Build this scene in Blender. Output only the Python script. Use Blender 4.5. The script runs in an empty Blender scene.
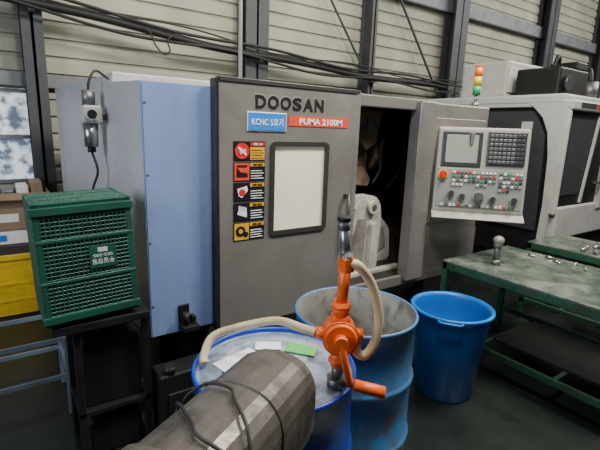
import bpy, bmesh, math, random
from mathutils import Vector, Matrix
random.seed(7)
D=bpy.data; SC=bpy.context.scene; COL=SC.collection
# ---------------------------------------------------------------- materials
def mat(name,col,rough=.5,metal=0.,var=.2,scale=5.,col2=None,bump=0.,stretch=None,emit=0.,detail=5.,lo=.35,hi=.7,dirt=0.,dcol=(.05,.04,.03),dscale=9.,rvar=0.):
    m=D.materials.new(name); m.use_nodes=True; nt=m.node_tree; N=nt.nodes; L=nt.links
    b=N['Principled BSDF']; b.inputs['Roughness'].default_value=rough; b.inputs['Metallic'].default_value=metal
    c=(*col,1)
    if col2 is None: col2=tuple(x*(1-var) for x in col)
    tc=N.new('ShaderNodeTexCoord'); mp=N.new('ShaderNodeMapping'); nz=N.new('ShaderNodeTexNoise'); rp=N.new('ShaderNodeValToRGB')
    if stretch: mp.inputs['Scale'].default_value=stretch
    nz.inputs['Scale'].default_value=scale; nz.inputs['Detail'].default_value=detail
    rp.color_ramp.elements[0].position=lo; rp.color_ramp.elements[1].position=hi
    rp.color_ramp.elements[0].color=c; rp.color_ramp.elements[1].color=(*col2,1)
    L.new(tc.outputs['Object'],mp.inputs[0]); L.new(mp.outputs[0],nz.inputs['Vector']); L.new(nz.outputs['Fac'],rp.inputs[0])
    out=rp.outputs[0]
    if dirt:
        n2=N.new('ShaderNodeTexNoise'); n2.inputs['Scale'].default_value=dscale; n2.inputs['Detail'].default_value=10; n2.inputs['Roughness'].default_value=.65; n2.inputs['Distortion'].default_value=.6
        r2=N.new('ShaderNodeValToRGB'); r2.color_ramp.elements[0].position=.48; r2.color_ramp.elements[1].position=.68
        r2.color_ramp.elements[0].color=(0,0,0,1); r2.color_ramp.elements[1].color=(dirt,dirt,dirt,1)
        mx=N.new('ShaderNodeMix'); mx.data_type='RGBA'
        L.new(mp.outputs[0],n2.inputs['Vector']); L.new(n2.outputs['Fac'],r2.inputs[0]); L.new(r2.outputs[0],mx.inputs[0]); L.new(out,mx.inputs[6]); mx.inputs[7].default_value=(*dcol,1)
        out=mx.outputs[2]
    L.new(out,b.inputs['Base Color'])
    if rvar:
        mr=N.new('ShaderNodeMapRange'); mr.inputs[1].default_value=.35; mr.inputs[2].default_value=.65; mr.inputs[3].default_value=max(rough-rvar,.05); mr.inputs[4].default_value=rough+rvar
        L.new(nz.outputs['Fac'],mr.inputs[0]); L.new(mr.outputs[0],b.inputs['Roughness'])
    if emit: 
        L.new(out,b.inputs['Emission Color']); b.inputs['Emission Strength'].default_value=emit
    if bump:
        bp=N.new('ShaderNodeBump'); bp.inputs['Strength'].default_value=bump; bp.inputs['Distance'].default_value=.01
        L.new(nz.outputs['Fac'],bp.inputs['Height']); L.new(bp.outputs[0],b.inputs['Normal'])
    return m
M_side=mat('paint_light_grey',(.44,.445,.465),.42,0,.2,2,dirt=.3,dcol=(.26,.255,.25),dscale=3)
M_bluerefl=mat('panel_blue_reflection',(.25,.35,.64),.33,.2,.2,2.0,col2=(.18,.26,.48),stretch=(1.3,1,.5),dirt=.3,dcol=(.15,.18,.28),rvar=.1,dscale=3.5)  # reflected blue daylight is painted into this panel's base colour
M_door=mat('paint_door_grey',(.215,.202,.185),.27,.35,.2,1.8,col2=(.265,.25,.225),dirt=.35,dcol=(.125,.114,.10),dscale=2.8,rvar=.07)
M_doord=mat('paint_edge_dark',(.05,.048,.046),.4,.3,.2)
M_col=mat('paint_column_grey',(.20,.19,.178),.32,.25,.25,2.2,dirt=.4,dcol=(.105,.096,.086),rvar=.08,dscale=3.5)
M_black=mat('black_metal',(.006,.006,.007),.5,.2,.3,6,col2=(.015,.013,.012))
M_rub=mat('black_rubber',(.010,.010,.010),.6,0,.3,20)
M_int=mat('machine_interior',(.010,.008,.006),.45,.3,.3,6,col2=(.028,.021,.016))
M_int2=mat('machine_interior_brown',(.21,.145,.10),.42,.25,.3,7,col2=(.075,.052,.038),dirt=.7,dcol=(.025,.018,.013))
M_cast=mat('cast_metal',(.58,.56,.51),.38,.15,.3,4,col2=(.42,.40,.36),dirt=.6,dcol=(.20,.17,.135),dscale=6,bump=.12)
M_castd=mat('cast_metal_worn',(.33,.31,.28),.42,.3,.3,6,col2=(.20,.185,.165),dirt=.5,dcol=(.12,.10,.08))
M_winl=mat('door_glass_cream_glow',(.82,.78,.62),.3,0,.1,3,col2=(.70,.66,.52),emit=.16)  # slight emission stands in for light coming through the pane
M_steel=mat('bright_steel',(.5,.5,.5),.3,.9,.3,15)
M_dsteel=mat('dull_steel',(.20,.20,.20),.45,.7,.3,15)
M_blue_drum=mat('drum_blue_deep',(.006,.045,.38),.32,0,.3,6,col2=(.01,.035,.24),dirt=.6,dcol=(.04,.05,.09))
M_lid=mat('drum_lid',(.42,.48,.57),.24,.4,.3,5,col2=(.24,.32,.45),dirt=.95,dcol=(.10,.105,.115),dscale=10,rvar=.1)
M_blue_drum2=mat('drum_blue_worn',(.05,.20,.43),.4,.1,.3,7,col2=(.05,.12,.26),dirt=.98,dcol=(.09,.10,.095),dscale=9)
M_drumin=mat('drum_inner',(.45,.45,.41),.5,.1,.3,6,col2=(.26,.255,.23),dirt=.95,dcol=(.10,.075,.05),dscale=7)
M_liq=mat('drum_contents',(.20,.19,.16),.3,0,.3,8,col2=(.08,.075,.06),dirt=.6)
M_tub=mat('tub_blue',(.0,.15,.54),.35,0,.2,4,col2=(.0,.11,.42),dirt=.35,dcol=(.04,.10,.2))
M_orange=mat('pump_orange',(.92,.145,.015),.38,0,.2,12,col2=(.72,.095,.01),dirt=.2,dcol=(.3,.05,.01),dscale=20)
M_hose=mat('hose_beige',(.60,.50,.30),.4,0,.25,12,col2=(.42,.33,.19))
M_green=mat('crate_green',(.005,.075,.045),.45,0,.25,8,col2=(.008,.052,.035))
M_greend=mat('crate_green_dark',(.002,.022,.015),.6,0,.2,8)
M_tg=mat('bench_frame_green',(.02,.11,.055),.5,.1,.3,10,col2=(.015,.05,.03),dirt=.5)
M_tt=mat('bench_top',(.07,.105,.078),.27,.3,.4,7,col2=(.15,.175,.14),bump=.12,dirt=.85,dcol=(.30,.31,.27),dscale=5,rvar=.15)
M_shelf=mat('bench_shelf',(.012,.022,.016),.6,.2,.4,9,col2=(.04,.052,.04))
M_floor=mat('floor_green',(.006,.010,.008),.34,0,.4,2.2,col2=(.018,.026,.022),bump=.05,detail=8,dirt=.5,dcol=(.006,.006,.006),dscale=4)
M_wall=mat('siding_cream',(.37,.37,.29),.6,.05,.25,2,col2=(.26,.26,.21))
M_beam=mat('beam_grey',(.06,.063,.07),.55,.2,.3,5)
M_beaml=mat('girt_grey',(.20,.21,.22),.55,.2,.3,5)
M_white=mat('white_paint',(.48,.48,.46),.4,0,.15,4,dirt=.2,dcol=(.3,.29,.27))
M_offw=mat('panel_offwhite',(.35,.342,.30),.4,0,.15,4,dirt=.35,dcol=(.20,.19,.16))
M_roof=mat('roof_cream',(.45,.44,.41),.4,0,.15,4,dirt=.3,dcol=(.3,.28,.24))
M_scr=mat('screen_glass',(.30,.335,.28),.2,0,.15,4)
M_plate=mat('switch_plate_grey',(.25,.26,.235),.4,0,.15,4)
M_dkey=mat('key_dark',(.045,.045,.05),.35,0,.2,10)
M_kw=mat('key_white',(.6,.6,.57),.4,0,.1,10)
M_red=mat('red',(.65,.02,.02),.35,0,.2,10)
M_yel=mat('yellow',(.85,.55,.02),.4,0,.15,10)
M_syel=mat('sticker_yellow',(.72,.38,.02),.4,0,.15,10)
M_ora=mat('amber_lens',(.85,.22,.02),.3,0,.15,10)
M_grn=mat('green_lens',(.02,.35,.12),.3,0,.15,10)
M_bluesign=mat('sign_blue',(.02,.20,.62),.4,0,.1,10)
M_txtw=mat('text_white',(.80,.80,.80),.5,0,.03,10)
M_stamp=mat('stamp_white',(.50,.56,.53),.6,0,.2,30)
M_txtd=mat('text_black',(.01,.01,.012),.4,0,.03,10)
M_orstrip=mat('strip_orange',(.70,.06,.035),.4,0,.1,10)
M_card=mat('cardboard',(.30,.20,.12),.8,0,.2,6)
M_paper=mat('paper',(.80,.80,.78),.7,0,.1,6)
M_binyel=mat('bin_yellow',(.75,.48,.02),.45,0,.2,6,dirt=.3)
M_dusty=mat('dusty_housing',(.125,.112,.098),.42,.3,.4,14,col2=(.065,.057,.05),bump=.3,detail=12,dirt=.85,dcol=(.022,.019,.016),dscale=8,rvar=.15)
M_rust=mat('rusty_brown',(.10,.045,.03),.7,.1,.4,10)
M_rack=mat('rack_blue_grey',(.20,.26,.31),.5,.3,.3,8)
M_glass=mat('window_frosted',(.70,.78,.86),.3,0,.5,9,col2=(.10,.13,.18),emit=.8,detail=2,lo=.42,hi=.6)
M_glab=mat('green_label',(.12,.45,.10),.5,0,.1,10)
# ---------------------------------------------------------------- mesh builder
WL={}
class MB:
    def __init__(s): s.bm=bmesh.new(); s.mats=[]; s.M=Matrix.Identity(4)
    def _fin(s,tb,mat,sm,rec=True):
        if mat not in s.mats: s.mats.append(mat)
        i=s.mats.index(mat)
        if rec: bmesh.ops.recalc_face_normals(tb,faces=tb.faces)
        for f in tb.faces: f.material_index=i; f.smooth=(len(f.verts)<=4) if sm else False
        tb.transform(s.M); me=D.meshes.new('t'); tb.to_mesh(me); tb.free(); s.bm.from_mesh(me); D.meshes.remove(me)
    def box(s,lo,hi,mat,bev=0.,seg=2,R=None):
        tb=bmesh.new(); bmesh.ops.create_cube(tb,size=1)
        lo=Vector(lo);hi=Vector(hi); c=(lo+hi)/2; d=hi-lo
        for v in tb.verts: v.co=Vector((v.co.x*d.x,v.co.y*d.y,v.co.z*d.z))
        if bev: bmesh.ops.bevel(tb,geom=list(tb.edges),offset=min(bev,min(abs(d.x),abs(d.y),abs(d.z))*.45),segments=seg,affect='EDGES',profile=.5)
        if R is not None: tb.transform(R)
        for v in tb.verts: v.co+=c
        s._fin(tb,mat,False)
    def cyl(s,p0,p1,r0,mat,r1=None,seg=24,caps=True):
        if r1 is None:r1=r0
        p0=Vector(p0);p1=Vector(p1);d=p1-p0
        tb=bmesh.new(); bmesh.ops.create_cone(tb,cap_ends=caps,segments=seg,radius1=r0,radius2=r1,depth=d.length)
        tb.transform(Matrix.Translation((p0+p1)/2)@d.to_track_quat('Z','Y').to_matrix().to_4x4())
        s._fin(tb,mat,True)
    def sph(s,c,r,mat,sc=(1,1,1)):
        tb=bmesh.new(); bmesh.ops.create_uvsphere(tb,u_segments=20,v_segments=12,radius=r)
        for v in tb.verts: v.co=Vector((v.co.x*sc[0],v.co.y*sc[1],v.co.z*sc[2]))+Vector(c)
        s._fin(tb,mat,True)
    def lathe(s,prof,c,mat,seg=56):
        tb=bmesh.new(); rings=[]
        for r,z in prof:
            rings.append([tb.verts.new((c[0]+max(r,1e-4)*math.cos(2*math.pi*k/seg),c[1]+max(r,1e-4)*math.sin(2*math.pi*k/seg),c[2]+z)) for k in range(seg)])
        for a,b in zip(rings,rings[1:]):
            for k in range(seg): tb.faces.new((a[k],a[(k+1)%seg],b[(k+1)%seg],b[k]))
        s._fin(tb,mat,True,False)
    def tube(s,pts,r,mat,seg=10,res=8,ribs=0,closed=False):
        P=[Vector(p) for p in pts]; Q=[]
        if len(P)>2:
            E=[P[0]*2-P[1]]+P+[P[-1]*2-P[-2]]
            for i in range(1,len(E)-2):
                for k in range(res):
                    t=k/res; a,b,c,d=E[i-1],E[i],E[i+1],E[i+2]
                    Q.append(.5*((2*b)+(c-a)*t+(2*a-5*b+4*c-d)*t*t+(3*b-a-3*c+d)*t**3))
            Q.append(P[-1])
        else: Q=P
        tb=bmesh.new(); rings=[]; n=None
        for i,q in enumerate(Q):
            T=(Q[min(i+1,len(Q)-1)]-Q[max(i-1,0)]).normalized()
            if n is None: n=T.orthogonal().normalized()
            n=(n-T*n.dot(T)).normalized(); b=T.cross(n)
            rr=r*(1+(.10 if ribs and i%2 else 0))
            rings.append([tb.verts.new(q+rr*(math.cos(2*math.pi*k/seg)*n+math.sin(2*math.pi*k/seg)*b)) for k in range(seg)])
        for a,b in zip(rings,rings[1:]):
            for k in range(seg): tb.faces.new((a[k],a[(k+1)%seg],b[(k+1)%seg],b[k]))
        tb.faces.new(rings[0][::-1]); tb.faces.new(rings[-1])
        s._fin(tb,mat,True)
    def prism(s,pts,mat,d,bev=0.):
        tb=bmesh.new(); vs=[tb.verts.new(p) for p in pts]; f=tb.faces.new(vs)
        r=bmesh.ops.extrude_face_region(tb,geom=[f]); 
        for v in r['geom']:
            if isinstance(v,bmesh.types.BMVert): v.co+=Vector(d)
        if bev: bmesh.ops.bevel(tb,geom=list(tb.edges),offset=bev,segments=2,affect='EDGES')
        s._fin(tb,mat,False)
    def text(s,body,lo,w,h,mat,R=None,off=0.,flip=False):
        cu=D.curves.new('t','FONT'); cu.body=body; cu.size=1; cu.extrude=.002; cu.offset=off; cu.resolution_u=3
        ob=D.objects.new('t',cu); COL.objects.link(ob); dg=bpy.context.evaluated_depsgraph_get()
        me=D.meshes.new_from_object(ob.evaluated_get(dg)); D.objects.remove(ob)
        if len(me.vertices)==0: return
        xs=[v.co.x for v in me.vertices]; ys=[v.co.y for v in me.vertices]
        tb=bmesh.new(); tb.from_mesh(me); D.meshes.remove(me)
        sx=w/(max(xs)-min(xs)); sy=h/(max(ys)-min(ys))
        for v in tb.verts: v.co=Vector(((v.co.x-min(xs))*sx, -v.co.z*.5, (v.co.y-min(ys))*sy))
        if flip:
            for v in tb.verts: v.co=Vector((w-v.co.x,v.co.y,h-v.co.z))
        if R is not None: tb.transform(R)
        for v in tb.verts: v.co+=Vector(lo)
        s._fin(tb,mat,False)
    def build(s,name,parent=None,label=None,category=None,kind=None,group=None):
        me=D.meshes.new(name); 
        vs=[v.co for v in s.bm.verts]
        lo=Vector((min(v.x for v in vs),min(v.y for v in vs),min(v.z for v in vs))); hi=Vector((max(v.x for v in vs),max(v.y for v in vs),max(v.z for v in vs)))
        o=Vector(((lo.x+hi.x)/2,(lo.y+hi.y)/2,lo.z))
        for v in s.bm.verts: v.co-=o
        s.bm.to_mesh(me); s.bm.free()
        for m in s.mats: me.materials.append(m)
        ob=D.objects.new(name,me); COL.objects.link(ob); WL[ob.name]=o
        if parent is not None:
            ob.parent=parent; ob.location=o-WL[parent.name]
        else: ob.location=o
        tags(ob,label,category,kind,group); return ob
def tags(ob,label,category,kind,group):
    if label: ob['label']=label
    if category: ob['category']=category
    if kind: ob['kind']=kind
    if group: ob['group']=group
def thing(name,loc,label,category,group=None):
    ob=D.objects.new(name,None); COL.objects.link(ob); ob.location=loc; ob.empty_display_size=.1; WL[ob.name]=Vector(loc)
    tags(ob,label,category,None,group); return ob
def RZ(a): return Matrix.Rotation(math.radians(a),4,'Z')
def RX(a): return Matrix.Rotation(math.radians(a),4,'X')
def RY(a): return Matrix.Rotation(math.radians(a),4,'Y')
# ---------------------------------------------------------------- structure
YW=5.0
b=MB(); b.box((-3,-3,-.1),(16,YW+.2,0),M_floor); b.build('floor',label='dark green painted concrete workshop floor',category='floor',kind='structure')
b=MB()
def siding(x0,x1,z0,z1):
    z=z0
    while z<z1-1e-3:
        z2=min(z+.16,z1)
        pts=[(x0,YW,z),(x0,YW-.03,z+.004),(x0,YW-.03,z+(z2-z)*.72),(x0,YW-.004,z2-.012),(x0,YW-.004,z2),(x0,YW+.05,z2),(x0,YW+.05,z)]
        b.prism(pts,M_wall,(x1-x0,0,0)); z=z2
siding(-3,16,0,1.1); siding(-3,-1.2,1.1,1.98); siding(.32,16,1.1,1.98); siding(-3,16,1.98,4.9)
b.build('wall_back',label='cream horizontal metal siding wall',category='wall',kind='structure')
b=MB(); b.box((-1.2,YW,1.1),(.32,YW+.02,1.98),M_glass)
for x in (-1.2,-.72,-.2,.28): b.box((x,YW-.03,1.1),(x+.04,YW+.03,1.98),M_beaml)
for z in (1.1,1.52,1.94): b.box((-1.2,YW-.028,z),(.32,YW+.028,z+.035),M_beaml)
b.build('window_1',label='frosted window with grey metal frame',category='window',kind='structure')
def hcol(x,w,z1=4.9,y=YW-.05,m=M_beam):
    b=MB(); d=.22
    b.box((x-w/2,y-d,0),(x+w/2,y-d+.025,z1),m); b.box((x-w/2,y-.025,0),(x+w/2,y,z1),m); b.box((x-.012,y-d,0),(x+.012,y,z1),m)
    ob=b.build('trim_%d'%hcol.n,label='dark grey steel building column',category='column',kind='structure'); hcol.n+=1
hcol.n=1
for x,w in ((.36,.17),(2.62,.30),(4.45,.1),(6.35,.34),(9.2,.34),(11.6,.3)): hcol(x,w)
b=MB()
b.box((-3,YW-.12,3.62),(16,YW-.05,3.82),M_beaml); b.box((-3,YW-.14,3.6),(16,YW-.05,3.62),M_beam)
b.build('trim_%d'%hcol.n,label='grey horizontal steel girt across the wall',category='beam',kind='structure'); hcol.n+=1
b=MB(); b.box((-3,YW-.1,2.0),(1.0,YW-.045,2.12),M_beaml)
b.build('trim_%d'%hcol.n,label='grey steel rail above the window',category='beam',kind='structure'); hcol.n+=1
b=MB(); b.tube([(4.45,YW-.15,4.3),(5.4,YW-.15,3.15),(6.35,YW-.15,2.0)],.02,M_beam)
b.build('brace_rod',label='thin diagonal steel brace rod between columns',category='brace',group='wall brace rods')
b=MB(); b.tube([(2.7,YW-.15,4.6),(3.6,YW-.15,3.55),(4.45,YW-.15,2.5)],.016,M_beam)
b.build('brace_rod',label='thin diagonal steel brace rod between columns',category='brace',group='wall brace rods')
# cable run
def cz(x): return 2.71-.046*x-.085*math.sin(math.pi*min(max(x,0),6.2)/6.2)
CB=thing('cable_bundle',(3,4.6,2.4),'bundle of black power cables strung along the wall','cable')
for k,(dz,r,dy,am) in enumerate(((0,.040,0,.015),(.062,.016,-.055,.024),(-.058,.015,-.06,.032),(.095,.009,.045,.035))):
    b=MB(); pts=[]
    for i in range(18+(k%2)):
        x=-.8+i*.40
        pts.append((x,YW-.36+dy,cz(x)+dz-am*math.sin(i*1.1+k*1.3)))
    b.tube(pts,r,M_rub,seg=8,res=5)
    b.build('cable',CB)
b=MB(); b.tube([(1.25,YW-.45,2.60),(1.33,YW-.46,2.56),(1.38,YW-.46,2.45),(1.46,YW-.46,2.38),(1.52,YW-.46,2.42),(1.50,YW-.46,2.52),(1.6,YW-.45,2.58)],.008,M_rub); b.build('loose_loop',CB,label='small loose cable loop')
for x in (.36,2.62,4.45,6.35):
    b=MB(); b.box((x-.02,YW-.38,cz(x)-.07),(x+.02,YW-.26,cz(x)-.04),M_dsteel,.004); b.build('bracket',CB,label='grey steel hook')
b=MB(); b.cyl((1.52,3.0,2.002),(1.52,3.0,4.2),.014,M_white); b.cyl((1.52,3.0,2.002),(1.52,3.0,2.04),.03,M_white)
b.build('conduit_pipe',label='thin white vertical conduit dropping to the machine roof',category='pipe')
# ---------------------------------------------------------------- CNC lathe
YF=2.2; ZB=.57; ZT=1.94; ZO=.60
L=thing('cnc_lathe',(2,3,0),'large grey turning lathe with an open sliding door','machine')
b=MB()
b.prism([(.59,YF,ZB),(.95,YF,ZB),(.95,YF,1.9),(.59,YF,1.9)],M_bluerefl,(0,.02,0),bev=.006)
b.box((.95,YF,ZB),(1.90,YF+.02,ZT),M_doord)
b.prism([(.592,YF+.015,ZB),(.592,YF+.015,1.9),(.425,3.75,1.96),(.425,3.75,ZB)],M_side,(.03,0,0))
b.prism([(.585,2.30,ZB+.06),(.585,2.30,1.84),(.505,3.05,1.865),(.505,3.05,ZB+.06)],M_side,(.03,0,0),bev=.004)
b.prism([(.502,3.10,ZB+.06),(.502,3.10,1.87),(.436,3.68,1.89),(.436,3.68,ZB+.06)],M_side,(.03,0,0),bev=.004)
b.box((.43,3.73,ZB),(.7,4.1,1.95),M_side)
b.box((.61,4.05,ZB),(3.45,4.1,ZT),M_col)
b.box((.61,YF+.02,1.88),(3.45,4.1,1.9),M_col); b.prism([(.592,YF+.02,1.895),(.95,YF+.02,1.895),(.95,3.75,1.945),(.43,3.75,1.955)],M_side,(0,0,.006))
b.box((.61,2.9,1.9),(1.9,4.08,2.0),M_roof,.01)
b.box((1.9,YF,1.86),(2.6,YF+.1,ZT),M_col,.008)
for z in (.75,1.1,1.45,1.8): b.cyl((.605,YF-.003,z),(.605,YF,z),.006,M_dsteel,seg=10)
b.build('body_shell',L,label='light grey sheet metal enclosure, blue reflection painted on its left panel')
b=MB(); b.box((.68,YF+.15,0),(3.4,4.0,.56),M_black,.01)
for x in (.75,1.4,2.1,2.8): b.box((x,YF+.05,0),(x+.08,YF+.16,.55),M_black,.005)
b.build('base',L,label='black recessed machine base')
b=MB(); b.prism([(.93,YF+.02,ZB-.02),(.93,YF+.25,ZB-.02),(.93,YF+.25,.3),(.93,YF+.14,.3)],M_doord,(2.5,0,0)); b.box((1.90,YF-.005,ZB-.05),(3.45,YF+.03,ZO),M_col,.006); b.box((2.7,YF-.004,ZO),(3.45,YF+.03,.9),M_col)
b.build('front_skirt',L,label='grey skirt panel below the opening')
b=MB()
b.box((2.54,YF-.05,ZO-.04),(2.72,YF+.06,1.93),M_col,.012)
b.box((2.72,YF,.84),(3.45,YF+.04,1.93),M_col,.012)
b.box((3.41,YF+.02,ZB),(3.45,4.1,1.93),M_doord)
b.box((2.76,YF-.01,1.0),(3.40,YF+.004,1.82),M_door,.004)
b.build('front_column',L,label='grey front column beside the opening')
# interior
b=MB()
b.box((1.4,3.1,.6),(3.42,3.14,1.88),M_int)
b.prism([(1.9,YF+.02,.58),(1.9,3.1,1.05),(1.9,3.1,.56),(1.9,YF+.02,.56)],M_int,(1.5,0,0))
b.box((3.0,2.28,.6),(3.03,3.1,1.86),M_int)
b.cyl((2.30,2.95,1.20),(3.0,2.95,1.20),.05,M_int2,seg=20)
b.box((2.3,2.98,1.4),(2.88,3.08,1.48),M_int2,.01)
b.tube([(2.85,2.6,1.86),(2.82,2.55,1.6),(2.86,2.6,1.4),(2.80,2.7,1.2)],.012,M_int2)
b.build('interior',L,label='near-black oily working chamber with slanted bed')
b=MB()
b.box((2.02,2.50,1.32),(2.40,2.95,1.78),M_int2,.05)
b.cyl((2.39,2.62,1.54),(2.49,2.62,1.54),.16,M_int2,seg=32); b.cyl((2.49,2.62,1.54),(2.53,2.62,1.54),.09,M_dsteel,seg=24)
for k in range(3):
    a=k*2.094+.5; q=Vector((2.53,2.62+.10*math.cos(a),1.54+.10*math.sin(a))); b.box(q-Vector((.04,.028,.028)),q+Vector((.04,.028,.028)),M_int2,.005)
b.prism([(2.16,2.42,1.86),(2.16,2.42,1.66),(2.28,2.42,1.56),(2.38,2.42,1.62),(2.42,2.42,1.86)],M_int2,(0,.06,0),bev=.006)
b.cyl((2.30,2.41,1.74),(2.30,2.43,1.74),.04,M_dsteel)
b.prism([(2.14,2.46,1.30),(2.14,2.46,1.44),(2.30,2.46,1.44),(2.38,2.46,1.34),(2.36,2.46,1.28)],M_int2,(0,.1,0),bev=.008)
b.tube([(2.42,2.42,1.86),(2.45,2.40,1.72),(2.40,2.40,1.58),(2.43,2.42,1.42),(2.38,2.44,1.30)],.010,M_rub)
b.build('spindle_head',L,label='grimy brown spindle head with chuck')
b=MB()
def P3(l,y): return [(x,y,z) for x,z in l]
# bulky leaning casting: deep block, sloping face, side web
b.prism(P3([(1.98,.62),(2.02,.80),(2.14,1.14),(2.20,1.21),(2.36,1.22),(2.42,1.16),(2.44,1.04),(2.42,.62)],2.36),M_cast,(0,.20,0),bev=.014)
b.prism(P3([(2.38,1.06),(2.50,1.02),(2.58,.93),(2.60,.70),(2.53,.62),(2.36,.62)],2.40),M_cast,(0,.18,0),bev=.014)
b.prism(P3([(2.08,.72),(2.18,1.06),(2.26,1.06),(2.24,.72)],2.335),M_castd,(0,.04,0),bev=.008)
b.prism(P3([(2.27,.64),(2.29,1.02),(2.35,1.02),(2.37,.64)],2.32),M_cast,(0,.06,0),bev=.010)
b.cyl((2.31,2.325,1.14),(2.31,2.37,1.14),.050,M_cast); b.cyl((2.31,2.32,1.14),(2.31,2.33,1.14),.024,M_int2)
b.prism(P3([(2.42,.98),(2.50,.95),(2.53,.80),(2.42,.74)],2.392),M_castd,(0,.02,0),bev=.005)
b.box((1.95,2.30,.60),(2.62,2.6,.65),M_cast,.008)
b.build('tailstock',L,label='worn pale grey leaning metal casting with round boss')
# door
YD=2.13; XE=1.90
dr=MB()
wx0,wx1,wz0,wz1=1.285,1.67,1.095,1.61
dr.box((.96,YD,ZB-.02),(wx0,YD+.05,ZT),M_door,.0); dr.box((wx1,YD,ZB-.02),(XE,YD+.05,ZT),M_door,.0)
dr.box((wx0,YD,ZB-.02),(wx1,YD+.05,wz0),M_door,.0); dr.box((wx0,YD,wz1),(wx1,YD+.05,ZT),M_door,.0)
dr.box((.945,YD+.01,ZB-.02),(.965,YD+.07,ZT),M_doord,.003); dr.box((XE-.01,YD-.005,ZB-.02),(XE+.03,YD+.07,ZT),M_door,.008)
dr.box((.96,YD-.006,1.925),(XE+.02,YD+.05,1.95),M_doord,.003)
door=dr.build('door',L,label='grey metallic sliding door with stickers and a window')
def rrect(x0,x1,z0,z1,r,n=5):
    out=[]
    for (cx,cz_,a0) in ((x1-r,z1-r,0),(x0+r,z1-r,90),(x0+r,z0+r,180),(x1-r,z0+r,270)):
        for k in range(n+1):
            a=math.radians(a0+90*k/n); out.append((cx+r*math.cos(a),cz_+r*math.sin(a)))
    return out
def ring(b,x0,x1,z0,z1,r,t,y0,y1,m):
    o=rrect(x0,x1,z0,z1,r); i=rrect(x0+t,x1-t,z0+t,z1-t,max(r-t,.004)); n=len(o)
    tb=bmesh.new(); V=[[tb.verts.new((x,y,z)) for x,z in q] for q,y in ((o,y1),(o,y0),(i,y0),(i,y1))]
    for a in range(3):
        for k in range(n): tb.faces.new((V[a][k],V[a][(k+1)%n],V[a+1][(k+1)%n],V[a+1][k]))
    for k in range(n): tb.faces.new((V[3][k],V[3][(k+1)%n],V[0][(k+1)%n],V[0][k]))
    b._fin(tb,m,False)
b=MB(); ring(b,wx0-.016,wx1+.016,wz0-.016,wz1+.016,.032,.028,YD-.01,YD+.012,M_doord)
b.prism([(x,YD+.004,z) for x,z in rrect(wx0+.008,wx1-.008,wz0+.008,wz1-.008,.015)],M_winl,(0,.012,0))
b.box((wx0,YD+.018,wz0),(wx1,YD+.03,wz1),M_doord)
b.build('window',door,label='cream translucent window with dark rounded frame')
b=MB(); b.cyl((1.84,YD-.04,.98),(1.84,YD-.04,1.30),.010,M_doord); b.box((1.828,YD-.04,.98),(1.852,YD+.005,1.01),M_doord,.004); b.box((1.828,YD-.04,1.27),(1.852,YD+.005,1.30),M_doord,.004)
b.build('handle',door,label='dark vertical pull bar')
b=MB(); x=1.168; ws=(.070,.074,.074,.066,.074,.070); gap=.0075
for ch,wd in zip('DOOSAN',ws):
    b.text(ch,(x-.003,YD+.0005,1.797),wd+.006,.080,M_roof,off=.03); b.text(ch,(x,YD-.002,1.80),wd,.074,M_txtd,off=.035); x+=wd+gap
b.build('lettering',door,label='black bold maker name lettering')
b=MB(); b.box((1.385,YD-.003,1.715),(1.83,YD+.002,1.772),M_orstrip,.0); b.text('PUMA 2100M',(1.46,YD-.004,1.725),.32,.037,M_txtw,off=.02)
b.build('model_strip',door,label='orange red strip with white model lettering')
b=MB(); b.box((1.12,YD-.006,1.68),(1.37,YD+.002,1.783),M_txtw,.002); b.box((1.124,YD-.008,1.684),(1.366,YD-.002,1.779),M_bluesign,.002); b.text('KCNC 5호기',(1.145,YD-.009,1.71),.20,.043,M_txtw,off=.012)
b.build('sign',door,label='blue plate with white machine number')
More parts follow.
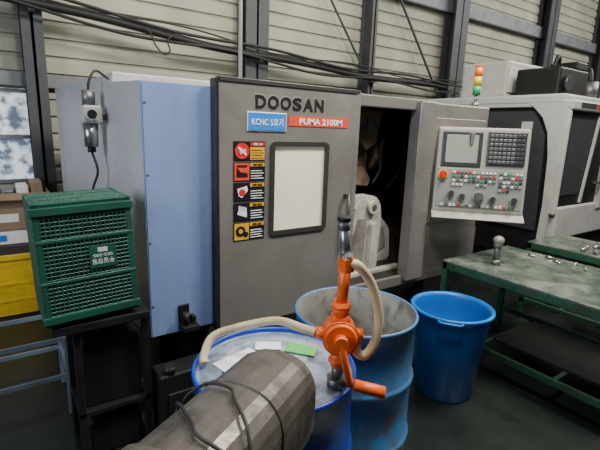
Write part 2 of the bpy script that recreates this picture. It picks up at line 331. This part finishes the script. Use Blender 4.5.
for i in range(5):
    z1=1.625-i*.112; z0=z1-.104; b=MB()
    b.box((1.04,YD-.003,z0),(1.235,YD+.002,z1),M_txtd)
    x,y=1.09,YD-.006
    b.box((1.045,YD-.005,z0+.005),(1.135,YD,z1-.005),(M_txtd,M_orstrip,M_txtd,M_txtd,M_syel)[i])
    if i==0:
        b.cyl((x,YD-.007,z0+.052),(x,YD-.004,z0+.052),.043,M_red)
        b.box((x-.03,YD-.0095,z0+.046),(x+.03,YD-.006,z0+.058),M_txtw,R=RY(40))
        b.text('정지',(1.07,YD-.010,z0+.036),.04,.028,M_txtw,off=.01)
        b.box((1.14,YD-.005,z0+.005),(1.23,YD,z1-.03),M_syel)
    if i==1: b.prism([(x-.034,y,z0+.025),(x+.036,y,z0+.025),(x+.03,y,z0+.045),(x-.01,y,z0+.05),(x-.03,y,z0+.075)],M_txtd,(0,-.002,0)); b.box((x-.03,y-.002,z0+.08),(x+.03,y,z0+.088),M_txtd)
    if i==2: b.prism([(x-.03,y,z0+.07),(x+.03,y,z0+.085),(x+.035,y,z0+.06),(x,y,z0+.02),(x-.02,y,z0+.03)],M_txtw,(0,-.002,0)); b.cyl((x,y-.003,z0+.05),(x,y,z0+.05),.02,M_red)
    if i==3:
        b.prism([(x-.028,y,z0+.04),(x+.03,y,z0+.02),(x+.03,y,z0+.05),(x-.02,y,z0+.065)],M_txtw,(0,-.002,0))
        for q in range(4): b.box((x-.02+q*.013,y-.002,z0+.05),(x-.011+q*.013,y,z0+.088-.004*q),M_txtw)
    if i==4: b.cyl((x-.008,y-.002,z0+.055),(x-.008,y,z0+.055),.03,M_txtd,seg=10); b.cyl((x-.008,y-.004,z0+.055),(x-.008,y,z0+.055),.013,M_syel); b.cyl((x+.026,y-.002,z0+.035),(x+.026,y,z0+.035),.016,M_txtd,seg=8)
    b.box((1.14,YD-.006,z1-.024),(1.23,YD,z1-.005),M_red if i==0 else M_syel)
    b.text('주의' if i else '경고',(1.155,YD-.007,z1-.022),.06,.014,M_txtd if i else M_txtw,off=.01)
    for q in range(4): b.box((1.145,YD-.006,z0+.012+q*.014),(1.225-.01*(q%2),YD-.001,z0+.0155+q*.014),M_txtw if i else M_txtd)
    b.build('warning_label',door,label='safety sticker with pictogram beside small lines of text')
b=MB(); b.box((.74,YF-.012,.60),(.80,YF+.005,.73),M_black,.004); b.box((.74,YF-.09,.60),(.83,YF,.63),M_black,.004); b.cyl((.765,YF-.05,.63),(.765,YF-.05,.70),.016,M_rub); b.box((.80,YF-.06,.64),(.82,YF-.01,.67),M_black)
b.build('bracket',L,label='small black bracket on the blue-reflecting panel')
b=MB()
x=.45;y=2.78; o=.09; b.box((x-.04,y-.08,1.60+o),(x+.06,y+.03,1.70+o),M_roof,.012); b.cyl((x,y-.03,1.70+o),(x,y-.03,1.78+o),.034,M_dsteel); b.cyl((x,y-.03,1.47+o),(x,y-.03,1.60+o),.036,M_steel,r1=.042); b.cyl((x,y-.03,1.44+o),(x,y-.03,1.47+o),.022,M_black)
b.cyl((x,y-.11,1.65+o),(x,y-.08,1.65+o),.032,M_white); b.cyl((x,y-.113,1.65+o),(x,y-.11,1.65+o),.025,M_txtd)
b.tube([(x,y-.03,1.78+o),(x+.01,y-.04,1.93),(x+.05,y-.02,1.98),(x+.12,y+.02,1.945)],.007,M_rub); b.tube([(x,y-.03,1.44+o),(x+.02,y-.05,1.42),(x-.01,y-.03,1.30),(x+.01,y-.02,1.12)],.007,M_rub)
b.box((x+.05,y-.03,1.62+o),(x+.1,y+.04,1.66+o),M_dsteel,.004)
b.build('air_regulator',L,label='compressed air regulator and filter with gauge')
b=MB(); X,Y=3.38,2.3
b.cyl((X,Y,1.92),(X,Y,1.97),.03,M_dsteel); b.cyl((X,Y,1.97),(X,Y,2.03),.012,M_steel)
for i,m in enumerate((M_grn,M_yel,M_ora,)): b.cyl((X,Y,2.03+i*.075),(X,Y,2.103+i*.075),.031,m)
b.cyl((X,Y,2.255),(X,Y,2.265),.031,M_red)
b.build('signal_tower',L,label='slim stacked red-orange, yellow and green signal lamp')
# control panel
PC=Vector((2.99,1.92,1.43)); ang=math.degrees(math.atan2(-.72,.69))
PM=Matrix.Translation(PC)@RZ(ang)@RX(-6)
b=MB(); b.M=PM
b.box((-.33,0,-.32),(.33,.10,.33),M_offw,.02,3); b.box((-.30,.1,-.2),(.30,.17,.28),M_col,.02)
b.prism([(-.33,.02,-.30),(.33,.02,-.30),(.33,-.05,-.36),(-.33,-.05,-.36)],M_offw,(0,.04,-.01))
cp=b.build('control_panel',L,label='grey-beige swivelling control console')
b=MB(); b.box((2.93,1.98,1.62),(3.12,2.24,1.72),M_col,.01); b.build('console_arm',L,label='grey swivel arm behind the console')
b=MB(); b.M=PM; b.box((-.295,-.006,.03),(-.005,.01,.295),M_dkey,.006); b.box((-.265,-.009,.06),(-.035,.0,.27),M_scr,.003); b.build('screen',cp,label='grey green display in a dark bezel')
b=MB(); b.M=PM; b.box((.03,-.012,.05),(.30,.01,.30),M_dkey,.006)
for i in range(8):
    for j in range(7): b.box((.045+i*.031,-.018,.065+j*.032),(.069+i*.031,-.009,.088+j*.032),M_dsteel if i<6 else M_dkey,.003)
b.build('keypad',cp,label='dark keypad with rows of small keys')
b=MB(); b.M=PM; b.box((-.31,-.004,-.28),(.31,.01,.02),M_plate,.006); b.build('switch_plate',cp,label='grey plate behind the buttons')
pos=[]
for i in range(11):
    for j in range(4): 
        if not(j==3 and i in (3,4,5,9,10)): pos.append((-.20+i*.029,-.0-j*.031))
for i in range(6):
    for j in range(5): 
        if not(j>3 and i>2): pos.append((.135+i*.028,-.0-j*.031))
for i in range(18): pos.append((-.27+i*.03,-.25))
cm=[M_kw,M_dsteel,M_grn,M_kw,M_scr,M_kw,M_red,M_dsteel,M_dkey,M_dsteel,M_kw]
for k,(x,z) in enumerate(pos[:92]):
    b=MB(); b.M=PM; b.box((x,-.014,z-.02),(x+.021,-.003,z),cm[(k*7)%11],.003); b.build('button',cp)
for (x,z,r,m) in ((-.27,-.03,.03,M_red),(.0,-.185,.035,M_dsteel),(-.2,-.17,.022,M_dkey),(-.12,-.19,.022,M_dkey),(.10,-.20,.022,M_dkey),(.25,-.2,.022,M_dkey)):
    b=MB(); b.M=PM; b.cyl((x,-.004,z),(x,-.02,z),r*1.25,M_yel if m is M_red else M_scr); b.cyl((x,-.02,z),(x,-.045,z),r,m,r1=r*.85)
    b.build('emergency_stop_button' if m is M_red else 'dial',cp,label='red mushroom stop button on a yellow ring' if m is M_red else None)
# ---------------------------------------------------------------- second machine
S=thing('machining_center',(5.5,3.2,0),'black and white enclosed machining centre','machine')
b=MB()
b.box((4.76,2.24,.35),(7.2,4.3,2.1),M_black,.03)
b.box((4.72,2.2,2.04),(7.2,4.3,2.14),M_white,.02)
def PX(l,x): return [(x,y,z) for y,z in l]
b.prism(PX([(2.2,.62),(2.2,2.06),(2.60,2.06),(2.50,2.00),(2.40,1.90),(2.33,1.75),(2.29,1.5),(2.27,1.0),(2.28,.62)],4.72),M_white,(.06,0,0),bev=.006)
b.prism(PX([(2.55,2.06),(3.3,2.06),(3.3,2.01),(2.53,2.01)],4.725),M_white,(.05,0,0),bev=.006)
b.build('body_shell',S,label='white curved frame around large black slanted panels')
b=MB(); b.prism(PX([(2.32,.70),(2.36,1.72),(2.50,1.97),(3.2,1.97),(3.3,.70)],4.74),M_dkey,(.03,0,0),bev=.006); b.box((4.735,2.5,1.78),(4.742,2.62,1.86),M_white); b.box((4.735,2.5,1.68),(4.742,2.62,1.74),M_syel); b.build('side_panel',S,label='black slanted side panel with small labels')
b=MB()
b.box((4.74,2.12,1.98),(6.6,2.24,2.08),M_white,.02); b.box((4.74,2.14,.9),(4.80,2.24,2.0),M_white,.02); b.box((5.72,2.12,.9),(5.86,2.24,2.0),M_white,.02); b.box((4.8,2.14,.62),(6.6,2.24,.98),M_white,.02)
b.box((4.80,2.17,.97),(5.72,2.23,1.99),M_black,.006); b.prism([(4.86,2.16,1.1),(5.25,2.16,1.1),(5.42,2.16,1.9),(4.86,2.16,1.9)],M_dkey,(0,.02,0),bev=.006)
b.prism([(5.3,2.15,1.0),(5.34,2.15,1.0),(5.50,2.15,1.96),(5.46,2.15,1.96)],M_white,(0,.03,0),bev=.004)
b.box((5.9,2.15,.97),(6.6,2.22,1.99),M_black,.006)
b.cyl((5.62,2.09,1.2),(5.62,2.09,1.7),.015,M_steel); b.box((5.61,2.09,1.2),(5.63,2.18,1.23),M_steel); b.box((5.61,2.09,1.67),(5.63,2.18,1.70),M_steel)
b.box((4.9,2.115,2.01),(5.25,2.12,2.06),M_dkey,.001); b.box((5.27,2.115,2.01),(5.33,2.12,2.06),M_red,.001)
b.build('door',S,label='white framed front door with black panels')
b=MB(); b.box((4.8,2.3,0),(7.1,4.2,.36),M_black); b.box((4.74,2.2,.30),(6.6,2.24,.62),M_black,.01); b.build('base',S,label='black lower base')
b=MB(); b.box((4.95,2.98,2.14),(6.6,3.6,2.56),M_roof,.03); b.box((4.95,2.96,2.2),(6.0,2.99,2.48),M_white,.005)
for k in range(5): b.box((5.1,2.952,2.24+k*.035),(5.5,2.962,2.255+k*.035),M_dkey)
b.build('roof_cabinet',S,label='cream electrical cabinet on the roof')
b=MB(); b.box((4.95,2.40,2.14),(5.6,2.88,2.44),M_black,.02); b.cyl((5.1,2.39,2.28),(5.1,2.35,2.28),.08,M_dkey); b.tube([(5.0,2.5,2.44),(5.05,2.5,2.55),(5.3,2.6,2.56),(5.5,2.7,2.44)],.02,M_rub); b.box((5.3,2.4,2.44),(5.55,2.7,2.52),M_black,.01); b.build('cooling_unit',S,label='black cooling unit on the roof')
b=MB(); b.cyl((5.9,2.5,2.14),(5.9,2.5,2.36),.09,M_dsteel); b.tube([(5.9,2.5,2.36),(5.95,2.55,2.5),(6.1,2.7,2.5),(6.2,2.8,2.14)],.03,M_rub); b.build('pump_unit',S,label='round grey pump with black hose on the roof')
# ---------------------------------------------------------------- drums
def drum(name,c,mside,open_,label):
    T=thing(name,(c[0],c[1],0),label,'barrel')
    b=MB(); R=.285
    prof=[(R-.02,0),(R,.005),(R,.02),(R-.006,.03),(R-.006,.27),(R,.28),(R+.007,.29),(R,.30),(R-.006,.31),(R-.006,.57),(R,.58),(R+.007,.59),(R,.60),(R-.006,.61),(R-.006,.86),(R,.865),(R+.006,.875),(R,.885),(R-.008,.88),(R-.01,.865)]
    b.lathe(prof,(c[0],c[1],0),mside)
    b.lathe([(0,.003),(R-.02,0)],(c[0],c[1],0),mside)
    if open_: b.lathe([(R-.009,.88),(R-.012,.86),(R-.013,.62),(R-.007,.60),(R-.007,.58),(R-.013,.56),(R-.013,.31),(R-.007,.30),(R-.007,.28),(R-.013,.26),(R-.013,.02),(0,.02)],(c[0],c[1],0),M_drumin)
    b.build('body',T)
    return T
dl=drum('steel_drum',(.745,1.19),M_blue_drum,False,'deep blue closed steel drum with hand pump on its lid')
b=MB(); b.lathe([(.277,.866),(.262,.862),(.255,.868),(.19,.868),(.185,.864),(.1,.864),(0,.864)],(.745,1.19,0),M_lid)
b.cyl((.745-.16,1.19-.08,.864),(.745-.16,1.19-.08,.874),.03,M_dsteel)
b.build('lid',dl,label='scuffed pale blue metal lid')
b=MB(); b.box((-.085,-.055,0),(.085,.055,.003),M_paper,R=RZ(12)); b.bm.transform(Matrix.Translation((.655,1.28,.869))); b.build('paper_label',dl,label='white paper label stuck on the lid')
b=MB(); b.box((-.05,-.03,0),(.05,.03,.002),M_paper,R=RZ(-30)); b.bm.transform(Matrix.Translation((.80,1.33,.869))); b.build('paper_label',dl,label='small white paper slip on the lid')
b=MB(); b.box((-.06,-.035,0),(.06,.035,.003),M_glab,R=RZ(-50)); b.bm.transform(Matrix.Translation((.895,1.24,.869))); b.build('green_sticker',dl,label='green sticker on the lid')
do=drum('steel_drum',(1.325,1.41),M_blue_drum2,True,'worn blue open-topped steel drum with pale inside')
b=MB(); b.lathe([(.27,.22),(.15,.225),(0,.22)],(1.325,1.41,0),M_liq); b.build('sludge',do,label='grey brown waste in the drum')
# ---------------------------------------------------------------- hand pump
px,py=.862,.985
P=thing('drum_pump',(px,py,.8685),'orange rotary hand pump with crank and steel spout','pump')
rv=Vector((.819,-.574,0)); fv=Vector((.574,.819,0))
b=MB(); c=Vector((px,py,1.055))
b.cyl(c-fv*.034,c+fv*.034,.054,M_orange,seg=36); b.cyl(c-fv*.044,c-fv*.034,.058,M_orange,seg=36); b.cyl(c-fv*.052,c-fv*.044,.046,M_orange,r1=.055,seg=36); b.cyl(c-fv*.064,c-fv*.050,.022,M_orange)
b.box(c-Vector((.03,.03,.070)),c+Vector((.03,.03,.070)),M_orange,.012,R=RZ(-35))
b.cyl((px,py,.94),(px,py,1.0),.026,M_orange); b.cyl((px,py,.955),(px,py,.97),.034,M_orange,seg=6)
b.cyl(c+Vector((0,0,.05)),c+Vector((0,0,.11)),.028,M_orange); b.cyl(c+Vector((0,0,.09)),c+Vector((0,0,.102)),.033,M_orange,seg=6)
b.cyl(c-rv*.05,c-rv*.078,.019,M_orange); b.cyl(c+rv*.05,c+rv*.075,.019,M_orange)
b.build('pump_body',P)
b=MB(); b.cyl((px,py,.8685),(px,py,.90),.034,M_dsteel); b.cyl((px,py,.90),(px,py,.94),.02,M_dsteel); b.build('bung_adapter',P,label='grey threaded steel adapter')
b=MB(); q0=c+Vector((0,0,.10)); q1=c+rv*.008+Vector((0,0,.24)); q2=c-rv*.006+Vector((0,0,.375))
b.cyl(q0,q1,.018,M_orange); b.box(q1-Vector((.02,.02,.03)),q1+Vector((.02,.02,.02)),M_orange,.006); b.build('riser',P,label='orange riser tube')
b=MB(); b.cyl(q1,q2,.016,M_steel); b.cyl(q2,q2+Vector((0,0,.015)),.021,M_rub); b.cyl(q2-Vector((0,0,.03)),q2,.019,M_dsteel); b.cyl(q1,q1+Vector((0,0,.03)),.02,M_dsteel); b.build('spout_pipe',P,label='bare steel vertical pipe')
b=MB(); k0=c-fv*.07; k1=k0+rv*.035-Vector((0,0,.140)); b.tube([k0,k0-fv*.006+rv*.014-Vector((0,0,.06)),k1],.012,M_orange); b.cyl(k0+fv*.01,k0-fv*.012,.022,M_orange); b.build('crank_arm',P)
b=MB(); b.cyl(k1-rv*.01,k1+rv*.02-Vector((0,0,.004)),.009,M_dsteel); b.cyl(k1+rv*.012,k1+rv*.108-fv*.01-Vector((0,0,.02)),.018,M_orange,r1=.021); b.build('crank_grip',P,label='orange plastic hand grip')
b=MB()
h0=c-rv*.075
b.tube([h0,h0-rv*.05+fv*.03+Vector((0,0,.0)),h0-rv*.14+fv*.12-Vector((0,0,.02)),Vector((.66,1.32,.985)),Vector((.58,1.36,.95)),Vector((.535,1.33,.90)),Vector((.53,1.31,.885))],.014,M_hose,res=14,ribs=1)
b.build('suction_hose',P,label='beige ribbed hose looping over the lid')
b=MB(); Zv=Vector((0,0,1))
b.tube([q1+rv*.005,q1+rv*.04-Zv*.01,q1+rv*.09+fv*.02-Zv*.08,q1+rv*.118+fv*.02-Zv*.18,q1+rv*.11+fv*.01-Zv*.27,q1+rv*.08-Zv*.315,q1+rv*.05-Zv*.30,q1+rv*.05-Zv*.26,c+rv*.07],.015,M_hose,res=12,ribs=1)
b.build('delivery_hose',P,label='beige ribbed hose hanging beside the pump')
# ---------------------------------------------------------------- tub
tx,ty=2.36,1.60
T=thing('plastic_tub',(tx,ty,0),'bright blue round plastic tub with a rolled rim','bucket')
b=MB(); b.lathe([(r*.94,z) for r,z in [(0,.0),(.185,0),(.195,.01),(.255,.55),(.262,.58),(.278,.583),(.282,.60),(.272,.607),(.255,.603),(.248,.58),(.243,.53),(.188,.02),(0,.02)]],(tx,ty,0),M_tub)
b.build('body',T)
for a in (35,215):
    b=MB(); r=.268; A=math.radians(a); cc=Vector((tx+r*math.cos(A),ty+r*math.sin(A),.59)); t=Vector((-math.sin(A),math.cos(A),0)); o=Vector((math.cos(A),math.sin(A),0))
    b.tube([cc-t*.07-o*.01,cc-t*.05+o*.012,cc+t*.05+o*.012,cc+t*.07-o*.01],.009,M_tub); b.build('handle',T)
# ---------------------------------------------------------------- crate and stand
CX0,CX1,CY0,CY1,CZ0,CZ1=.10,.485,1.99,2.3,.83,1.36
TW=Matrix.Translation((.29,2.0,.845))@RY(-1.8)@RZ(2)@Matrix.Translation((-.29,-2.0,-.83))
C=thing('plastic_crate',((CX0+CX1)/2,2.1,CZ0),'dark green perforated plastic crate stood on end','crate')
def lattice(b,o,u,v,nrm,W,H,nu,nv):
    o=Vector(o);u=Vector(u);v=Vector(v);n=Vector(nrm)
    def bx(a0,a1,c0,c1,d0,d1,m):
        pts=[o+u*a0+v*c0+n*d0,o+u*a1+v*c1+n*d1]
        lo=Vector([min(pts[0][i],pts[1][i]) for i in range(3)]); hi=Vector([max(pts[0][i],pts[1][i]) for i in range(3)]); b.box(lo,hi,m,.0015,1)
    bx(0,W,0,.035,-.012,.0,M_green); bx(0,W,H-.035,H,-.012,.0,M_green); bx(0,.022,0,H,-.012,.0,M_green); bx(W-.022,W,0,H,-.012,.0,M_green)
    bx(0,W,H*.36-.007,H*.36+.007,-.01,.002,M_green);bx(0,W,H*.70-.007,H*.70+.007,-.01,.002,M_green)
    for i in range(nu): a=W*(i+.5)/nu; bx(a-.0028,a+.0028,.01,H-.01,-.01,-.001,M_green)
    for j in range(nv): c=H*(j+.5)/nv; bx(.01,W-.01,c-.003,c+.003,-.01,-.001,M_green)
W=CX1-CX0; H=CZ1-CZ0; DY=CY1-CY0
b=MB(); b.M=TW; lattice(b,(CX0,CY0,CZ0),(1,0,0),(0,0,1),(0,-1,0),W,H,22,30)
lattice(b,(CX0,CY0,CZ0),(0,1,0),(0,0,1),(-1,0,0),DY,H,18,30)
lattice(b,(CX1,CY0,CZ0),(0,1,0),(0,0,1),(1,0,0),DY,H,18,30)
lattice(b,(CX0,CY0,CZ1),(1,0,0),(0,1,0),(0,0,1),W,DY,22,18)
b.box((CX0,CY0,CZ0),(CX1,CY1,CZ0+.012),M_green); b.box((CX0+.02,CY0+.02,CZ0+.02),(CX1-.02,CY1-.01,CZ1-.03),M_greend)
for z in (CZ0+.01,CZ1-.05): b.box((CX0-.008,CY0-.008,z),(CX1+.008,CY0+.012,z+.035),M_green,.004)
b.build('crate_body',C)
b=MB(); b.M=TW; b.box((CX0+.195,CY0-.0035,CZ0+.23),(CX0+.305,CY0-.001,CZ0+.33),M_green); b.text('우일정밀',(CX0+.205,CY0-.0045,CZ0+.245),.09,.024,M_stamp,off=.01,flip=True); b.text('053-585',(CX0+.21,CY0-.0045,CZ0+.278),.08,.013,M_stamp,off=.01,flip=True); b.box((CX0+.23,CY0-.005,CZ0+.30),(CX0+.27,CY0-.003,CZ0+.32),M_stamp)
b.build('lettering',C,label='faded white printed company stamp, upside down')
T=thing('equipment_stand',(.36,2.18,0),'black steel stand with shelf under the green crate','stand')
b=MB()
for x in (.20,.50):
    for y in (2.02,2.31): b.box((x,y,0),(x+.03,y+.03,.79),M_black,.003)
b.box((.12,1.99,.785),(.53,2.36,.826),M_black,.005); b.box((.20,2.02,.34),(.53,2.34,.36),M_black); b.box((.20,2.02,.06),(.53,2.34,.08),M_black); b.box((.2,2.33,0),(.53,2.34,.79),M_black); b.build('frame',T)
b=MB(); b.box((.235,2.06,.36),(.495,2.30,.70),M_black,.01); b.build('control_box',T,label='dark oily control box on the shelf')
b=MB(); b.box((.24,2.06,.08),(.49,2.30,.27),M_black,.02); b.build('drip_tray',T,label='dark drip tray on the lower shelf')
b=MB(); b.box((.56,1.97,0),(.84,2.12,.46),M_black,.01); b.box((.60,1.96,.1),(.80,1.972,.36),M_black,.005); b.cyl((.62,2.0,.46),(.62,2.0,.50),.03,M_black); b.build('coolant_tank',label='low black coolant tank beside the machine base',category='tank')
b=MB(); t=.012
for (x,y) in ((-.5,2.62),(.22,2.62),(-.5,3.0),(.22,3.0)): b.box((x-t,y-t,0),(x+t,y+t,.50),M_rack,.003)
for z in (.24,.47):
    b.box((-.51,2.61,z),(.23,2.625,z+.025),M_rack); b.box((-.51,3.0,z),(.23,3.015,z+.025),M_rack); b.box((.215,2.61,z),(.23,3.0,z+.025),M_rack); b.box((-.51,2.61,z),(-.495,3.0,z+.025),M_rack)
b.build('angle_rack',label='low open blue grey angle-iron frame on slim legs',category='rack')
# yellow bin and boxes
b=MB()
for lo,hi in (((-.5,4.3,0),(.28,4.34,.56)),((-.5,4.76,0),(.28,4.8,.56)),((-.5,4.3,0),(-.46,4.8,.56)),((.24,4.3,0),(.28,4.8,.56)),((-.5,4.3,0),(.28,4.8,.03)),((-.52,4.28,.52),(.3,4.31,.57)),((.27,4.28,.52),(.3,4.8,.57))): b.box(lo,hi,M_binyel,.006)
for z in (.15,.3): b.box((-.5,4.29,z),(.28,4.31,z+.02),M_binyel)
b.build('storage_bin',label='yellow plastic storage bin on the floor',category='bin')
b=MB(); b.box((-.45,4.36,.04),(.22,4.74,.64),M_dkey,.01); b.build('carton',label='dark carton standing in the yellow bin',category='box')
b=MB(); b.box((-.5,4.36,.645),(.28,4.75,.76),M_paper,.01); b.box((-.3,4.35,.68),(.0,4.365,.73),M_bluesign); b.build('carton',label='white carton with a blue mark',category='box')
b=MB()
b.box((-.50,4.36,.765),(.36,4.38,1.07),M_card,.003); b.box((-.50,4.76,.765),(.36,4.78,1.07),M_card,.003); b.box((.34,4.36,.765),(.36,4.78,1.07),M_card,.003); b.box((-.50,4.36,.765),(-.48,4.78,1.07),M_card,.003); b.box((-.50,4.36,.765),(.36,4.78,.78),M_card)
b.box((-.49,4.27,1.055),(.35,4.37,1.065),M_card,R=RX(25)); b.box((-.45,4.355,.84),(.1,4.36,.91),M_paper)
b.build('carton',label='open brown cardboard carton on top of the stack',category='box')
cols=[M_paper,M_dkey,M_bluesign,M_roof,M_dsteel,M_paper,M_card]
for k in range(7):
    b=MB(); x=-.44+k*.11; b.box((x,4.41+.03*(k%2),.785),(x+.09,4.70,1.10+.035*((k*5)%4)),cols[k],.008,R=RY(3-k)); b.build('packet',label='small packet standing in the open carton',category='packet',group='packets in the carton')
# ---------------------------------------------------------------- motor housing
ax=Vector((.865,.50,0)).normalized(); pr=Vector((-ax.y,ax.x,0)); A0=Vector((.190,.665,0))
HB=.925; WD=.226; HH=.210
def prof(w,h):
    # flat top with chamfered shoulders and vertical sides
    q=[(-.5,0),(-.5,.58),(-.47,.72),(-.42,.82),(-.34,.91),(-.24,.965),(-.12,.99),(0,1.0),(.12,.99),(.24,.965),(.34,.91),(.42,.82),(.47,.72),(.5,.58),(.5,0)]
    return [(a*w,c*h) for a,c in q]
def sect(mb,u0,u1,w0,h0,w1,h1,m):
    tb=bmesh.new(); r0=[tb.verts.new(A0+ax*u0+pr*p+Vector((0,0,HB+q))) for p,q in prof(w0,h0)]; r1=[tb.verts.new(A0+ax*u1+pr*p+Vector((0,0,HB+q))) for p,q in prof(w1,h1)]
    n=len(r0)
    for k in range(n): tb.faces.new((r0[k],r0[(k+1)%n],r1[(k+1)%n],r1[k]))
    f0=tb.faces.new(r0[::-1]); f1=tb.faces.new(r1)
    bmesh.ops.recalc_face_normals(tb,faces=tb.faces)
    bmesh.ops.bevel(tb,geom=list(set(f0.edges)|set(f1.edges)),offset=.003,segments=1,affect='EDGES')
    mb._fin(tb,m,False)
G=thing('motor_housing',(A0.x+.2,A0.y+.1,0),'rough oily dark rounded metal motor housing on a brown stand','motor')
b=MB(); sect(b,.0,.40,WD,HH,WD*.99,HH*.995,M_dusty); sect(b,.39,.445,WD*.975,HH*.985,WD*.93,HH*.93,M_dusty); sect(b,-.03,.0,WD*1.07,HH*1.045,WD*1.07,HH*1.045,M_dusty); sect(b,-.042,-.03,WD*1.0,HH*1.0,WD*1.0,HH*1.0,M_black); sect(b,-.065,-.042,WD*1.07,HH*1.045,WD*1.07,HH*1.045,M_dusty); sect(b,-.12,-.065,WD*.84,HH*.88,WD*.95,HH*.95,M_dusty)
sect(b,.24,.25,WD*1.02,HH*1.015,WD*1.02,HH*1.015,M_dusty)
for a,c in ((-.47,.5),(-.36,.84),(0,.955),(.36,.84),(.47,.5)):
    c0=A0+ax*(-.033)+pr*(WD*a)+Vector((0,0,HB+HH*c)); b.cyl(c0,c0+ax*.045,.010,M_dsteel,seg=6)
b.build('housing',G)
b=MB(); c0=A0+ax*.44+Vector((0,0,HB+.08)); b.cyl(c0,c0+ax*.025,.05,M_black); b.build('shaft_end',G)
b=MB(); R=Matrix.Rotation(math.atan2(ax.y,ax.x),4,'Z'); c0=A0+ax*.2
b.box(c0+Vector((-.17,-.09,0)),c0+Vector((.17,.09,HB)),M_rust,.01,R=R); b.build('stand',G,label='rusty brown steel stand')
def over(u,side,off=.008):
    p,q=prof(WD,HH)[side]
    return A0+ax*u+pr*p*1.07+Vector((0,0,HB+q*1.015+off))
for us in ((.03,.17),(.11,.24)):
    b=MB(); pts=[]
    for k,s_ in enumerate((0,1,2,4,6,7,9,11,12,13,14)): 
        u=us[0]+(us[1]-us[0])*k/10+.03*math.sin(k*.9+us[0]*30); pts.append(over(u,s_))
    b.tube(pts,.0038,M_rub,seg=8,res=10); b.build('cable',G,label='thin black cable draped over the metal housing')
# ---------------------------------------------------------------- benches
def bench(x0,x1,y0,y1,zt,label,grp='green work benches'):
    T=thing('workbench',((x0+x1)/2,(y0+y1)/2,0),label,'workbench',grp)
    b=MB(); b.box((x0,y0,zt-.012),(x1,y1,zt),M_tt,.002)
    b.build('top',T,label='scratched grey green sheet metal top')
    b=MB(); t=.045
    for lo,hi in (((x0,y0,zt-.065),(x0+t,y1,zt-.012)),((x1-t,y0,zt-.065),(x1,y1,zt-.012)),((x0,y0,zt-.065),(x1,y0+t,zt-.012)),((x0,y1-t,zt-.065),(x1,y1,zt-.012))): b.box(lo,hi,M_tg,.004)
    b.build('frame',T,label='green steel frame')
    for x in (x0,x1-t):
        for y in (y0,y1-t): b=MB(); b.box((x,y,0),(x+t,y+t,zt-.06),M_tg,.004); b.build('leg',T)
    b=MB(); b.box((x0+.25,y0+.03,.17),(x1-.03,y1-.35,.185),M_shelf); b.box((x0,y0,.16),(x0+.03,y1,.2),M_tg); b.box((x1-.03,y0,.16),(x1,y1,.2),M_tg)
    for y in (y0+.3,y0+.9,y1-.35): b.box((x0,y,.155),(x1,y+.03,.17),M_tg)
    b.build('shelf',T,label='dark lower shelf on green rails')
    return T
bench(2.76,3.66,.2,2.0,.75,'green steel workbench next to the blue tub')
bench(4.0,4.62,.4,2.0,.75,'green steel workbench near the black and white machine')
def part(x,y,z,L_,r,a,lab,grp):
    b=MB(); d=Vector((math.cos(a),math.sin(a),0)); c=Vector((x,y,z+r))
    b.cyl(c-d*L_/2,c+d*L_/2,r*.7,M_steel,seg=14); b.cyl(c-d*L_*.1,c+d*L_*.3,r,M_steel,seg=14)
    b.build('machined_shaft',label=lab,category='metal part',group=grp)
for k in range(5):
    part(3.50+.08*(k%2),1.30+.10*k,.75,.06+.02*random.random(),.010,random.uniform(0,3),'small bright turned steel part on the bench','turned parts on the bench')
for k in range(15):
    part(4.10+.105*(k%5),1.32+.11*(k//5)+.02*(k%3),.75,.075,.017,random.uniform(0,3),'bright turned steel part on the rear bench','turned parts on the rear bench')
hx,hy=3.02,1.72
T=thing('vise_post',(hx,hy,.75),'short stout steel post with rounded grey knob on the bench','post')
b=MB(); b.cyl((hx,hy,.751),(hx,hy,.79),.034,M_dsteel,r1=.030); b.cyl((hx,hy,.79),(hx,hy,.91),.025,M_dsteel,r1=.023); b.build('post',T)
b=MB(); b.sph((hx,hy,.94),.040,M_castd,(1,1,.85)); b.cyl((hx,hy,.89),(hx,hy,.94),.031,M_castd); b.build('knob',T,label='grey rounded metal knob')
# ---------------------------------------------------------------- lights & world
w=D.worlds.new('World'); SC.world=w; w.use_nodes=True; bg=w.node_tree.nodes['Background']; bg.inputs[0].default_value=(.85,.90,1,1); bg.inputs[1].default_value=.06
def area(loc,tgt,size,sy,power,col):
    l=D.lights.new('area_light','AREA'); l.shape='RECTANGLE'; l.size=size; l.size_y=sy; l.energy=power; l.color=col
    o=D.objects.new('area_light',l); COL.objects.link(o); o.location=loc; o.rotation_euler=(Vector(tgt)-Vector(loc)).to_track_quat('-Z','Y').to_euler()
area((3.2,.7,4.2),(2.2,2.4,1.3),1.0,1.0,220,(1,.94,.83))
area((1.0,.7,4.3),(1.1,1.5,.8),.7,.7,125,(1,.98,.94))
area((9,1,4.8),(8,4,2.4),5,2,330,(1,.97,.90))
area((-2.8,1.2,2.4),(.8,2.6,1.2),1.2,2.0,100,(.83,.90,1))
area((2.5,3.9,4.6),(2.5,5,3),4,.6,52,(1,.95,.82))
# ---------------------------------------------------------------- camera
cam=D.cameras.new('camera'); co=D.objects.new('camera',cam); COL.objects.link(co)
cam.sensor_width=36; cam.lens=433/600*36; cam.clip_start=.02
yaw,pit,rol=map(math.radians,(35,12.5,2))
F=Vector((math.sin(yaw)*math.cos(pit),math.cos(yaw)*math.cos(pit),-math.sin(pit))); Rr=Vector((math.cos(yaw),-math.sin(yaw),0)); U=Rr.cross(F)
R2=Rr*math.cos(rol)+U*math.sin(rol); U2=U*math.cos(rol)-Rr*math.sin(rol)
m=Matrix((R2,U2,-F)).transposed().to_4x4(); m.translation=Vector((0,0,1.7)); co.matrix_world=m
SC.camera=co
